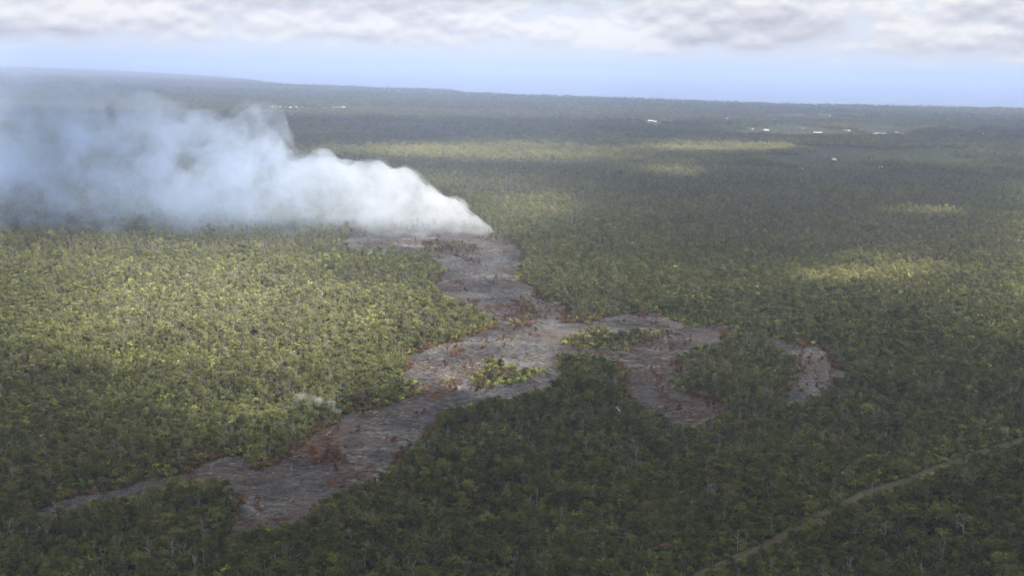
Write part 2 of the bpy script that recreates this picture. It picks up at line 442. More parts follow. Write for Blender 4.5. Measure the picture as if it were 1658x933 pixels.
def make_snag(seed, h, nb, r0=0.14, twig=True):
    g = np.random.default_rng(seed); lean = g.normal(0, 0.05 * h, 2)
    P = lambda t_: np.array([lean[0] * t_ * t_ + 0.12 * math.sin(5 * t_ + seed), lean[1] * t_ * t_, h * t_])
    parts = [tube([P(t_) for t_ in (-0.03, 0.2, 0.45, 0.7, 0.9, 1.0)], [r0, r0 * .85, r0 * .7, r0 * .5, r0 * .3, 0.02])]
    for k in range(nb):
        t_ = g.uniform(0.35, 0.92); s = P(t_); ang = g.uniform(0, 6.283); L = h * g.uniform(0.14, 0.34) * (1.2 - t_ * .5)
        d = np.array([math.cos(ang), math.sin(ang), g.uniform(0.6, 1.6)]); d /= np.linalg.norm(d); e = s + d * L; mid = (s + e) / 2 + [0, 0, -0.08 * L]
        parts.append(tube([s, mid, e], [r0 * .42, r0 * .3, 0.02], 4))
        if twig:
            for _ in range(3):
                u_ = g.uniform(0.3, 0.9); s2 = s + (e - s) * u_; d2 = d + g.normal(size=3) * 0.6; d2[2] = abs(d2[2]); e2 = s2 + d2 / np.linalg.norm(d2) * L * 0.5
                parts.append(tube([s2, e2], [r0 * .24, 0.02], 3))
    q4 = [(v_, f_) for v_, f_ in parts]
    return join(q4)


def make_fern(seed, rad, h, n):
    g = np.random.default_rng(seed); V = []; F = []; o_ = 0
    for k in range(n):
        ang = g.uniform(0, 6.283); L = rad * g.uniform(0.6, 1.2); w = 0.16 * L; d = np.array([math.cos(ang), math.sin(ang), 0]); s = np.array([-d[1], d[0], 0])
        c0 = g.normal(size=3) * [rad * .3, rad * .3, 0] + [0, 0, g.uniform(0.2, 0.6) * h]
        p = [c0, c0 + d * L * .5 + [0, 0, h * g.uniform(.25, .55)], c0 + d * L + [0, 0, h * g.uniform(-.1, .25)]]
        V += [p[0] - s * w * .3, p[0] + s * w * .3, p[1] + s * w, p[1] - s * w, p[2] + s * w * .2, p[2] - s * w * .2]
        F += [(o_, o_ + 1, o_ + 2, o_ + 3), (o_ + 3, o_ + 2, o_ + 4, o_ + 5)]; o_ += 6
    return np.array(V), np.array(F)


GREEN = []   # (crown mesh, trunk mesh, height)
for i in range(8):
    h = [8.6, 7.0, 10.5, 6.2, 9.0, 6.6, 9.6, 4.6][i]; rad = [2.5, 2.8, 2.3, 2.3, 1.7, 3.1, 1.5, 1.9][i]
    wd, lf = make_tree(100 + i, h, rad, [0.45, 0.4, 0.5, 0.35, 0.3, 0.5, 0.42, 0.3][i], [9, 10, 11, 8, 9, 10, 9, 7][i], 56, 0.27)
    GREEN.append((wd, lf, h))
SNAG = [make_snag(200 + i, h, nb) for i, (h, nb) in enumerate([(9.5, 8), (8.0, 10), (7.0, 6), (10.5, 12), (6.0, 7)])]
SNAG_H = [9.5, 8.0, 7.0, 10.5, 6.0]
FERN = [make_fern(300 + i, 1.7, 1.4, 26) for i in range(4)]
# burnt shrub: twiggy frame with sparse hanging leaves
BURNT = []
for i in range(4):
    h = [3.6, 4.6, 2.6, 5.4][i]
    wd = make_snag(400 + i, h, 7, 0.08); _, lf = make_tree(420 + i, h, 1.5, 0.12, 8, 20, 0.30, 0.9, 0.0)
    BURNT.append((wd, lf, h))


def combo(name, wd, lf, wm):
    v, f = join([wd, lf]); return mesh_from(name, v, f, [wm, LEAF], mi=[0] * len(wd[1]) + [1] * len(lf[1]))


tmpl = []
for i, (wd, lf, h) in enumerate(GREEN): tmpl.append(combo('t', wd, lf, BARK))
for s in SNAG: tmpl.append(mesh_from('t', s[0], s[1], [SNAGM]))
for s in FERN: tmpl.append(mesh_from('t', s[0], s[1], [LEAF]))
for wd, lf, h in BURNT: tmpl.append(combo('t', wd, lf, BARK))
# far canopy: a knot of three trees for the distance
for i in range(3):
    parts_w = []; parts_l = []
    for k in range(4):
        wd, lf, h = GREEN[(i * 3 + k) % 8]; off = np.array([math.cos(k * 1.6 + i) * 4.0, math.sin(k * 1.6 + i) * 4.0, 0])
        parts_w.append((wd[0] + off, wd[1])); parts_l.append((lf[0] + off, lf[1]))
    tmpl.append(combo('t', join(parts_w), join(parts_l), BARK))
TGREEN, TSNAG, TFERN, TBURNT, TFAR = 0, 8, 13, 17, 21
HEIGHTS = np.array([g_[2] for g_ in GREEN] + SNAG_H + [1.5] * 4 + [b[2] for b in BURNT] + [9.0] * 3)
tcol = bpy.data.collections.new('plant_kinds')
for i, me in enumerate(tmpl):
    tcol.objects.link(bpy.data.objects.new('kind_%02d' % i, me))


def scatter(name, pos, var, scl, rot, tint, label, cat):
    """one mass of plants on points"""
    n = len(pos); me = bpy.data.meshes.new(name); me.vertices.add(n); me.vertices.foreach_set('co', np.asarray(pos, np.float32).ravel())
    for nm, ty, arr in (('var', 'INT', var), ('scl', 'FLOAT_VECTOR', scl), ('rot', 'FLOAT_VECTOR', rot), ('tint', 'FLOAT_COLOR', tint)):
        at = me.attributes.new(nm, ty, 'POINT')
        key = {'INT': 'value', 'FLOAT_VECTOR': 'vector', 'FLOAT_COLOR': 'color'}[ty]
        at.data.foreach_set(key, np.asarray(arr, np.int32 if ty == 'INT' else np.float32).ravel())
    me.update()
    ob = link(name, me, label=label, cat=cat, kind='stuff')
    ng = bpy.data.node_groups.new(name + '_nodes', 'GeometryNodeTree')
    ng.interface.new_socket('Geometry', in_out='INPUT', socket_type='NodeSocketGeometry'); ng.interface.new_socket('Geometry', in_out='OUTPUT', socket_type='NodeSocketGeometry')
    gi = ng.nodes.new('NodeGroupInput'); go = ng.nodes.new('NodeGroupOutput')
    ci = ng.nodes.new('GeometryNodeCollectionInfo'); ci.inputs['Collection'].default_value = tcol; ci.inputs['Separate Children'].default_value = True; ci.inputs['Reset Children'].default_value = True
    ip = ng.nodes.new('GeometryNodeInstanceOnPoints'); ip.inputs['Pick Instance'].default_value = True
    def attr(nm, ty):
        a_ = ng.nodes.new('GeometryNodeInputNamedAttribute'); a_.data_type = ty; a_.inputs['Name'].default_value = nm; return a_.outputs['Attribute']
    L_ = ng.links.new
    L_(gi.outputs[0], ip.inputs['Points']); L_(ci.outputs[0], ip.inputs['Instance']); L_(attr('var', 'INT'), ip.inputs['Instance Index'])
    er = ng.nodes.new('FunctionNodeEulerToRotation'); L_(attr('rot', 'FLOAT_VECTOR'), er.inputs[0]); L_(er.outputs[0], ip.inputs['Rotation'])
    L_(attr('scl', 'FLOAT_VECTOR'), ip.inputs['Scale']); L_(ip.outputs[0], go.inputs[0])
    md = ob.modifiers.new('scatter', 'NODES'); md.node_group = ng
    return ob


# ------------------------------------------------------------------ where the trees grow
def polar_points(d0, d1, spacing, jit=0.95, half=0.475):
    """jittered rows of points at a spacing that may grow with the distance"""
    out = []; d = d0
    while d < d1:
        s = spacing(d); n = int(2 * half * d / s)
        az = (np.arange(n) + 0.5 + (rng.random(n) - .5) * jit) / n * 2 * half - half
        rr = d + (rng.random(n) - .5) * s * jit * 1.6
        out.append(np.c_[rr * np.sin(az), rr * np.cos(az)]); d += s
    return np.vstack(out)


def seg_dist(p, poly):
    best = np.full(len(p), 1e9)
    for a_, b_ in zip(poly[:-1], poly[1:]):
        ab = b_ - a_; t_ = np.clip(((p - a_) @ ab) / (ab @ ab), 0, 1); best = np.minimum(best, np.linalg.norm(p - a_ - t_[:, None] * ab, axis=1))
    return best


COASTW = cw
def on_land(p): return inside(COASTW, p)


def allowed(xy, h):
    b = project(np.c_[xy, np.zeros(len(xy))]); ok = ~on_lava(b)
    for f_ in (0.45, 0.85): ok &= ~on_lava(project(np.c_[xy, h * f_]))
    near = (b[:, 1] > 680) & (b[:, 0] > 1000)
    ok[near] &= seg_dist(xy[near], TW) > 2.8
    # the near verge keeps the track in sight
    for z in (0.4, 0.75):
        q_ = project(np.c_[xy, h * z])[near]; bb = b[near]
        ok[near] &= ~((seg_dist(q_, np.c_[tpx, tpy]) < 4.2) & (rng.random(len(q_)) < 0.93))
    return ok & on_land(xy), b


def blob(p, cx, cy_, rx, ry, soft=0.5):
    d = np.sqrt(((p[:, 0] - cx) / rx) ** 2 + ((p[:, 1] - cy_) / ry) ** 2); return 1 - sstep(d, 1 - soft, 1 + soft)


def lava_near(xy):
    """0..1, how close a plant stands to the flow"""
    i = ((xy[:, 0] + 520) / LS).astype(int); j = ((xy[:, 1] - 470) / LS).astype(int)
    ok = (i >= 0) & (i < LX.shape[0]) & (j >= 0) & (j < LX.shape[1]); r = np.zeros(len(xy)); r[ok] = HEAT[i[ok], j[ok]]; return r


HEAT = blur(LM * on_lava(project(np.stack([LX, LY, np.zeros(LX.shape)], -1))), 4, 2)

DARKG, MIDG, OLIVE, YEL, GREY, RUST = [np.array(c) for c in ((0.042, 0.050, 0.017), (0.080, 0.090, 0.028), (0.125, 0.124, 0.046), (0.22, 0.205, 0.088), (0.135, 0.118, 0.092), (0.185, 0.100, 0.052))]


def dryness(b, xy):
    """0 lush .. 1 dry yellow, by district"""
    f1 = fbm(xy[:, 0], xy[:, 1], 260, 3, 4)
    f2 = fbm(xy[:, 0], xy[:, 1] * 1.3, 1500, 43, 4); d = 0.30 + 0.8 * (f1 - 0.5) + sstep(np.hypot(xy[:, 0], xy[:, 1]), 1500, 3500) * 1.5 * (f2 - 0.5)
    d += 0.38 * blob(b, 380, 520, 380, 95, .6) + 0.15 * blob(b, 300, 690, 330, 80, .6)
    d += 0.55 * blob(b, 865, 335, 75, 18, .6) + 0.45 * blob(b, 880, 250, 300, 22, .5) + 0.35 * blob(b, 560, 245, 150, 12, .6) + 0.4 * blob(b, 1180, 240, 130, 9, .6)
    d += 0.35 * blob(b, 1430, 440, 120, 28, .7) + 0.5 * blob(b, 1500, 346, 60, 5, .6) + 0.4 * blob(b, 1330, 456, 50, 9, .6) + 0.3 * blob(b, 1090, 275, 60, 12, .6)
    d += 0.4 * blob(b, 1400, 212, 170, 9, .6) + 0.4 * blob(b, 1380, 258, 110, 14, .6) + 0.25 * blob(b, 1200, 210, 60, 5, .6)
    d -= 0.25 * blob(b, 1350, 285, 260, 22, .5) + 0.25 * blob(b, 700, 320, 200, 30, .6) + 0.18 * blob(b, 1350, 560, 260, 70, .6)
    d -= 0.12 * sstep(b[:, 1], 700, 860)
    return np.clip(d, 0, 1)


def greyness(b, xy):
    """share of bare grey twigs"""
    g_ = 0.10 + 0.75 * np.clip(fbm(xy[:, 0] + 900, xy[:, 1], 180, 17, 4) - 0.48, 0, 1)
    g_ += 0.26 * blob(b, 290, 500, 220, 60, .7) + 0.35 * blob(b, 420, 400, 330, 16, .6) + 0.25 * blob(b, 760, 205, 420, 20, .6) + 0.14 * blob(b, 1100, 340, 350, 60, .7)
    return np.clip(g_, 0.02, 0.75)


def farms(b, xy):
    """cleared land round the settlements: share of the district, and which spots are open pasture"""
    z = np.maximum.reduce([blob(b, 1420, 252, 170, 24, .4), blob(b, 1380, 212, 210, 9, .4), blob(b, 1080, 201, 110, 4, .5), blob(b, 500, 176, 90, 3, .5), blob(b, 1340, 190, 90, 5, .5)])
    f_ = sstep(fbm(xy[:, 0], xy[:, 1] * 0.6, 170, 141, 3) + 0.10 * (z - .5), 0.52, 0.58)
    return z, f_ * sstep(z, 0.2, 0.6)


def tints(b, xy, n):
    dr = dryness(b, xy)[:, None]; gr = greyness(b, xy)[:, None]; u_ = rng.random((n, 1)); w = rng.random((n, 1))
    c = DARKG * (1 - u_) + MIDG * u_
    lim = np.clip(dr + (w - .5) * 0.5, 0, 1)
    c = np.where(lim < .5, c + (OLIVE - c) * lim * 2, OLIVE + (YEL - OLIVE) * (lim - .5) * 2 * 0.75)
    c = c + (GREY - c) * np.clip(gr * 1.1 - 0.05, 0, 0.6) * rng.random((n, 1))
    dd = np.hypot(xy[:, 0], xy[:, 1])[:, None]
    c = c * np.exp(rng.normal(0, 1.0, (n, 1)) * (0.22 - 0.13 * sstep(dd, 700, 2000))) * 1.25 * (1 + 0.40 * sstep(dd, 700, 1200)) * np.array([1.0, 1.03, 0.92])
    c = c * (1 - 0.38 * sstep(dd, 3000, 5500))                       # tint darkened far out so the blue of the haze dominates
    c = c * (1 - sstep(b[:, 1:], 640, 800) * np.array([0.10, 0.10, 0.36]))   # near tint darkened, mostly in blue, to offset the veil of haze and skylight
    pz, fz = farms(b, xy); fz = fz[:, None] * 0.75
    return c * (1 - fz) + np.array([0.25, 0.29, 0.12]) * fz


P = polar_points(395, 12500, lambda d: max(3.7, d * 0.0041))
dist = np.linalg.norm(P, axis=1)
n = len(P); var = rng.integers(0, 8, n)
b0 = project(np.c_[P, np.zeros(n)])
gr = greyness(b0, P); isn = rng.random(n) < gr * (0.9 - 0.25 * sstep(dist, 1200, 2600) - 0.3 * sstep(b0[:, 1], 700, 820))
var = np.where(isn, TSNAG + rng.integers(0, 5, n), var)
heat = lava_near(P); hot = (rng.random(n) < sstep(heat, 0.03, 0.40) * 1.0 * sstep(fbm(P[:, 0], P[:, 1], 34, 55, 3), 0.15, 0.45) + 0.014)
far = dist > 2600; var = np.where(far & ~isn, TFAR + rng.integers(0, 3, n), var)
var = np.where(hot & (rng.random(n) < 0.6), TBURNT + rng.integers(0, 4, n), var)
scl = rng.uniform(0.5, 1.15, n) * (0.50 + 1.0 * fbm(P[:, 0], P[:, 1], 55, 77, 3)) * (1 + 0.35 * (rng.random(n) < 0.06)) * (1 - 0.35 * sstep(lava_near(P), 0.05, 0.5)) * (1 + 0.5 * sstep(dist, 2600, 6000)) * (1 + 0.10 * sstep(b0[:, 1], 740, 900))
zf, pf_ = farms(b0, P); scl = scl * (1 - 0.72 * pf_) * (1 + 0.55 * zf * (1 - pf_))
H = HEIGHTS[var] * scl
ok, b = allowed(P, H)
# small islands on the flow carry low burnt growth
isl = np.zeros(n, bool); small = np.zeros(n, bool)
for k, poly in enumerate(ISLANDS):
    q_ = inside(poly, b); isl |= q_
    if k >= 3: small |= q_
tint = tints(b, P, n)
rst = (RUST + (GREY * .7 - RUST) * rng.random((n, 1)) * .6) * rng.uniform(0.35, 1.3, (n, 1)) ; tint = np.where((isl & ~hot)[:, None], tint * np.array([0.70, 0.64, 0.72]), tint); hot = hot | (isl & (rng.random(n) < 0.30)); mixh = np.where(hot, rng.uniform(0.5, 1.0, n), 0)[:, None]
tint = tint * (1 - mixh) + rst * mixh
P, var, scl, tint, b, H, dist, hot, isn, heat = [a_[ok] for a_ in (P, var, scl, tint, b, H, dist, hot, isn, heat)]
n = len(P); 
# low burnt growth on the small islands and here and there on the crust
ex = []
for poly in ISLANDS[3:]:
    pa = np.array(poly, float); lo, hi = pa.min(0), pa.max(0); cnt = int(np.clip((hi[0] - lo[0]) * (hi[1] - lo[1]) / 22, 7, 60))
    for _ in range(cnt):
        c_ = pa.mean(0) + rng.normal(0, 0.34, 2) * (hi - lo) + [0, (hi[1] - lo[1]) * 0.25]; ex.append(ground(c_[0], c_[1])[:2])
sp_ = polar_points(480, 1400, lambda d: 24.0); sb = project(np.c_[sp_, np.zeros(len(sp_))]); sp_ = sp_[on_lava(sb) & (rng.random(len(sp_)) < 0.42)]
for _ in range(46):
    c_ = (rng.uniform(1276, 1350), rng.uniform(560, 652)); ex.append(ground(c_[0], c_[1])[:2])
for c_ in sp_:
    for _ in range(rng.integers(1, 6)): ex.append(c_ + rng.normal(0, 3.0, 2))
ex = np.array(ex); ne = len(ex)
P = np.vstack([P, ex]); var = np.r_[var, TBURNT + rng.integers(0, 4, ne)]; scl = np.r_[scl, rng.uniform(0.45, 1.1, ne)]; tint = np.vstack([tint, RUST * rng.uniform(0.5, 1.5, (ne, 1))])
b = np.vstack([b, project(np.c_[ex, np.zeros(ne)])]); dist = np.linalg.norm(P, axis=1); H = HEIGHTS[var] * scl; hot = np.r_[hot, np.ones(ne, bool)]; n = len(P)
rotz = rng.uniform(0, 6.283, n)
inview = (b[:, 0] > 0) & (b[:, 0] < 1658) & (b[:, 1] < 945)
px_size = H / dist


# ---- the nearest ones as single trees
def obj_mesh_pair(i):
    wd, lf, h = GREEN[i]; return mesh_from('crown', lf[0], lf[1], [LEAF]), mesh_from('trunk', wd[0], wd[1], [BARK])


pairs = [obj_mesh_pair(i) for i in range(8)]
snag_me = [mesh_from('dead_tree', s[0], s[1], [SNAGM]) for s in SNAG]
burnt_me = [(mesh_from('twigs', wd[0], wd[1], [BARK]), mesh_from('withered_leaves', lf[0], lf[1], [LEAF])) for wd, lf, h in BURNT]
taken = np.zeros(n, bool)


def put(o_, k):
    o_.location = (P[k, 0], P[k, 1], 0); o_.rotation_euler = (0, 0, rotz[k]); o_.scale = (scl[k],) * 3


def look(k):
    r_, g_, b_ = tint[k]; v_ = (r_ + g_) / 2
    hue = 'yellowish' if r_ > g_ * 1.0 and v_ > .10 else ('grey-green' if b_ > 0.52 * g_ else ('dark green' if v_ < .062 else ('light green' if v_ > .115 else 'mid green')))
    form = {0: 'round', 1: 'broad', 2: 'tall', 3: 'round', 4: 'slender', 5: 'broad', 6: 'slender', 7: 'low'}[int(var[k])]
    return hue + ' ' + form


def near_label(k):
    x, y = b[k]; d = float(seg_dist(P[k:k + 1], TW)[0]) if x > 1000 else 99
    if d < 9: return look(k) + ' bushy tree at the edge of the dirt track', 'trees lining the dirt track'
    below = x > np.interp(y, [728, 754, 785, 813, 852, 903, 960], [1600, 1528, 1450, 1372, 1292, 1200, 1080]) and x > 1000
    if below: return look(k) + ' bushy tree in the corner of forest below the dirt track', 'trees below the dirt track'
    if x > 1000: return look(k) + ' bushy tree in the nearest forest, uphill of the dirt track', 'trees above the dirt track'
    if x > 520: return look(k) + ' bushy tree in the dense forest at the middle of the bottom edge', 'trees along the middle of the bottom edge'
    return look(k) + ' bushy tree in the forest below the narrow grey lava strip', 'trees below the lava strip'


order = np.argsort(-(px_size * inview)); cnt = 0
for k in order:
    if var[k] < 8 and inview[k] and not hot[k]:
        lb, gp = near_label(k)
        e = link('bushy_tree', None, label=lb, cat='tree', group=gp); put(e, k)
        for me, nm in zip(pairs[var[k]], ('crown', 'trunk')):
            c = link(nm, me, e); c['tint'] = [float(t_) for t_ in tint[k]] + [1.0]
        taken[k] = True; cnt += 1
        if cnt >= 300: break
cnt = 0
for k in order:
    if TSNAG <= var[k] < TFERN and inview[k]:
        x, y = b[k]
        form = ['tall', 'much-branched', 'sparse', 'tall much-branched', 'short'][int(var[k]) - TSNAG]
        where = ('below the dirt track' if x > np.interp(y, [728, 785, 852, 903, 960], [1600, 1450, 1292, 1200, 1080]) and y > 728 else 'above the dirt track' if x > 1050 else
                 'at the middle of the bottom edge' if x > 520 and y > 760 else 'between the two lava branches' if x > 700 else 'below the narrow lava strip' if y > 800 else 'on the sunlit side left of the lava')
        lb = form + ' grey leafless tree ' + where
        e = link('dead_tree', snag_me[var[k] - TSNAG], label=lb, cat='dead tree', group='dead trees ' + where); put(e, k); taken[k] = True; cnt += 1
        if cnt >= 240: break
cnt = 0
for k in order:
    if TBURNT <= var[k] < TFAR and inview[k]:
        x, y = b[k]
        if x < 560: lb, gp = 'rust brown scorched shrub along the lower end of the lava flow', 'scorched shrubs at the lower end of the flow'
        elif x > 1200: lb, gp = 'rust brown scorched shrub around the small separate lava lobe', 'scorched shrubs round the separate lobe'
        elif x > 940: lb, gp = 'rust brown scorched shrub around the dark side branch of the lava', 'scorched shrubs at the side branch'
        else: lb, gp = 'rust brown scorched shrub along the wide middle of the lava flow', 'scorched shrubs at the middle of the flow'
        lb = lb.replace('rust brown', ('pale brown' if tint[k][0] > .16 else 'rust brown' if tint[k][0] > .09 else 'dark brown') + ' ' + ['upright', 'bushy', 'low', 'tall'][int(var[k]) - TBURNT])
        e = link('scorched_shrub', None, label=lb, cat='shrub', group=gp); put(e, k)
        w_, l_ = burnt_me[var[k] - TBURNT]; link('twigs', w_, e); c = link('withered_leaves', l_, e); c['tint'] = [float(t_) for t_ in tint[k]] + [1.0]
        taken[k] = True; cnt += 1
        if cnt >= 300: break

r_ = ~taken
rot3 = np.c_[np.zeros((n, 2)), rotz]
sc3 = np.c_[scl, scl, scl]
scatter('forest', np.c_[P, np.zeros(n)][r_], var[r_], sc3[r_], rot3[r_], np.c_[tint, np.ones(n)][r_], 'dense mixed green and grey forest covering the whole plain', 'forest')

# ---- ferns and low growth between the near trees
Q = polar_points(395, 1250, lambda d: max(2.7, d * 0.0036)); nq = len(Q)
okq, bq = allowed(Q, np.full(nq, 2.2)); okq &= rng.random(nq) < 0.8
Q = Q[okq]; bq = bq[okq]; nq = len(Q)
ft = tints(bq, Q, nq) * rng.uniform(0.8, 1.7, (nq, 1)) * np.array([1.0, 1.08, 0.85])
hq = (sstep(lava_near(Q), 0.05, 0.40) * sstep(fbm(Q[:, 0], Q[:, 1], 34, 55, 3), 0.25, 0.60))[:, None]; ft = ft * (1 - hq) + RUST * rng.uniform(0.3, 1.0, (nq, 1)) * hq
sq = rng.uniform(0.6, 1.5, nq)
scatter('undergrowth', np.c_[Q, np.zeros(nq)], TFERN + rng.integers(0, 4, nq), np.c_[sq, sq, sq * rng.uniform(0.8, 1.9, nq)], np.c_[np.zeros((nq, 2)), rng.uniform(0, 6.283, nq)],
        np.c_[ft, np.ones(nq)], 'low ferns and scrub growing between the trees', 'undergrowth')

# ------------------------------------------------------------------ dead wood on the flow
log_me = []
for i in range(6):
    g = np.random.default_rng(600 + i); L = [7.5, 6.0, 9.0, 4.5, 8.0, 5.0][i]
    pts = [(-L / 2 + L * t_, 0.25 * math.sin(3 * t_ + i), 0.16 + 0.10 * math.sin(4 * t_ + i)) for t_ in (0, .25, .5, .75, 1)]
    pr = [tube(pts, [0.20, 0.18, 0.15, 0.11, 0.05])]
    for k in range([3, 2, 4, 1, 3, 2][i]):
        s_ = np.array(pts[2 + k % 3]); d_ = np.array([g.uniform(.4, 1), g.uniform(-1, 1), g.uniform(0.0, .5)]); pr.append(tube([s_, s_ + d_ * L * 0.22], [0.08, 0.02], 4))
    v_, f_ = join(pr); log_me.append(mesh_from('log', v_, f_, [LOGM]))
    if i < 2: log_me.append(mesh_from('log', v_, f_, [SNAGM]))
cand = polar_points(480, 1450, lambda d: max(6.0, d * 0.0085)); bc = project(np.c_[cand, np.zeros(len(cand))])
kp = on_lava(bc) & on_lava(project(np.c_[cand, np.full(len(cand), 1.5)])) & (bc[:, 0] > 0) & (bc[:, 0] < 1658); cand = cand[kp]; bc = bc[kp]
dens_ = 0.35 + 0.65 * (fbm(cand[:, 0], cand[:, 1], 45, 88, 3) > 0.47)
kp = rng.random(len(cand)) < dens_; cand = cand[kp]; bc = bc[kp]
zz = lava_height(cand[:, 0], cand[:, 1]); od = np.argsort(np.linalg.norm(cand, axis=1))
for j, k in enumerate(od[:300]):
    x, y = bc[k]
    if x < 560: lb, gp = 'fallen burnt trunk lying on the lower end of the lava flow', 'logs on the lower end of the flow'
    elif x > 1200: lb, gp = 'fallen trunk lying on the small separate lava lobe', 'logs on the separate lobe'
    elif x > 960: lb, gp = 'fallen trunk lying on the dark side branch of the lava', 'logs on the side branch'
    else: lb, gp = 'fallen trunk lying on the wide middle of the lava flow', 'logs on the middle of the flow'
    li = int(rng.integers(0, len(log_me))); lb = ['long', 'long grey', 'slim', 'slim grey', 'very long forked', 'short', 'long forked', 'short slim'][li] + ' ' + lb + (', near its far edge' if y < 560 else '')
    lo = link('fallen_log', log_me[li], label=lb, cat='log', group=gp)
    lo.location = (cand[k, 0], cand[k, 1], zz[k] + 0.12); lo.rotation_euler = (rng.normal(0, .05), rng.normal(0, .04), rng.normal(0.1, .9)); s_ = rng.uniform(0.55, 1.25); lo.scale = (s_, s_, s_ * 1.0)

# twigs and sticks strewn over the crust
tw = polar_points(470, 1400, lambda d: max(1.7, d * 0.0024)); bt = project(np.c_[tw, np.zeros(len(tw))])
kp = on_lava(bt); tw = tw[kp]; bt = bt[kp]
kp = rng.random(len(tw)) < 0.16 + 0.80 * sstep(fbm(tw[:, 0], tw[:, 1], 40, 91, 4), 0.42, 0.66); tw = tw[kp]; nt_ = len(tw)
g = np.random.default_rng(5); ang = g.normal(0.1, 1.0, nt_); L = g.uniform(0.7, 4.0, nt_); r0 = g.uniform(0.035, 0.10, nt_)
d_ = np.c_[np.cos(ang), np.sin(ang), g.normal(0.05, 0.12, nt_)]; c_ = np.c_[tw, lava_height(tw[:, 0], tw[:, 1]) + 0.18]
sd_ = np.c_[-np.sin(ang), np.cos(ang), np.zeros(nt_)]; up_ = np.array([0, 0, 1.0])
e0 = c_ - d_ * L[:, None] / 2; e1 = c_ + d_ * L[:, None] / 2
V = np.stack([e0 - sd_ * r0[:, None], e0 + sd_ * r0[:, None], e0 + up_ * r0[:, None] * 1.6, e1 - sd_ * r0[:, None] * .6, e1 + sd_ * r0[:, None] * .6, e1 + up_ * r0[:, None]], 1).reshape(-1, 3)
b6 = np.arange(nt_)[:, None] * 6
Fq = np.vstack([b6 + [0, 1, 4, 3], b6 + [1, 2, 5, 4], b6 + [2, 0, 3, 5]])
link('brushwood', mesh_from('brushwood', V, Fq, [LOGM, SNAGM, PALEM], mi=np.tile(g.choice(3, nt_, p=[.55, .38, .07]), 3)), label='dry twigs and sticks strewn over the grey lava crust', cat='brushwood', kind='stuff')

# rust coloured withered foliage lying in drifts
lp = polar_points(470, 1400, lambda d: max(2.0, d * 0.0030)); bl = project(np.c_[lp, np.zeros(len(lp))])
kp = on_lava(bl); lp = lp[kp]
kp = rng.random(len(lp)) < 0.85 * sstep(fbm(lp[:, 0], lp[:, 1], 55, 95, 4), 0.50, 0.70) + 0.02; lp = lp[kp]; nl = len(lp)
sl = rng.uniform(0.4, 1.0, nl)
scatter('withered_brush', np.c_[lp, lava_height(lp[:, 0], lp[:, 1]) - 0.1], TFERN + rng.integers(0, 4, nl), np.c_[sl, sl, sl * rng.uniform(0.25, 0.6, nl)], np.c_[np.zeros((nl, 2)), rng.uniform(0, 6.283, nl)],
        np.c_[RUST * rng.uniform(0.3, 0.9, (nl, 1)), np.ones(nl)], 'rust brown withered brush lying in drifts on the lava', 'brush')

# the bleached trunk leaning out of the dark forest
g0 = ground(np.array(1012.0), np.array(690.0))
bv, bf = tube([(0, 0, 0), (-1.2, 0.3, 3.2), (-2.4, 0.4, 6.2), (-3.6, 0.5, 8.6), (-5.0, 0.6, 11.2)], [0.42, 0.66, 0.50, 0.38, 0.10], 6)
pr = [(bv, bf)]
for s_, e_, r0_ in (((-0.6, .1, 2.6), (0.9, -.3, 4.6), 0.40), ((-1.6, .3, 4.4), (-0.7, 0.1, 6.6), 0.30), ((-2.6, .4, 6.6), (-4.2, 0.1, 7.6), 0.24), ((-3.6, .4, 8.4), (-3.0, 0.2, 10.2), 0.2), ((-4.2, .5, 9.8), (-5.9, 0.3, 10.6), 0.14)):
    pr.append(tube([s_, e_], [r0_, 0.05], 5))
v_, f_ = join(pr); wb = link('bleached_trunk', mesh_from('bleached_trunk', v_, f_, [PALEM]), label='white bleached bare trunk leaning in the dark forest beside the lava', cat='dead tree')
wb.location = (g0[0], g0[1], 0)
# tall pale snags that stand out one by one
for px, py, sc, lbl in ((1047, 716, 1.15, 'tall pale dead tree with grey trunk among the right-hand forest'), (290, 752, 1.05, 'thin white dead trunk standing left above the lava strip'),
                        (1012, 893, 1.1, 'forked pale dead tree near the middle of the bottom edge'), (1410, 806, 0.95, 'grey leafless tree standing beside the dirt track'),
                        (1160, 864, 1.1, 'slender grey dead trunk in the forest above the dirt track'), (1196, 790, 1.0, 'cluster-topped grey dead tree in the dark forest'), (232, 868, 0.9, 'spreading grey leafless tree in the bottom left forest'),
                        (655, 712, 0.75, 'charred dead stem standing alone on the lower lava'), (829, 648, 0.55, 'short burnt stem at the edge of the sunlit lava'), (722, 662, 0.5, 'short burnt stem standing by the lava bend')):
    w0 = ground(np.array(float(px)), np.array(float(py)))
    so = link('dead_tree', snag_me[(px + py) % 5] if sc > 0.8 else mesh_from('dead_tree', SNAG[2][0], SNAG[2][1], [BARK]), label=lbl, cat='dead tree'); so.location = (w0[0], w0[1], 0); so.scale = (sc * 1.3, sc * 1.3, sc); so.rotation_euler = (0, 0, px * .7)

# ------------------------------------------------------------------ far settlements
WALLM = plain('house_wall', [(0.55, 0.53, 0.48), (0.75, 0.73, 0.69)], 0.2)
ROOFS = {'white': plain('white_roof', [(0.42, 0.42, 0.41), (0.60, 0.60, 0.59)], 0.1), 'grey': plain('grey_roof', [(0.20, 0.21, 0.22), (0.30, 0.30, 0.31)], 0.1), 'red': plain('red_roof', [(0.24, 0.10, 0.07), (0.32, 0.16, 0.12)], 0.1)}
GLASSM = plain('dark_window', [(0.02, 0.025, 0.03), (0.05, 0.055, 0.06)], 0.3, rough=0.2)


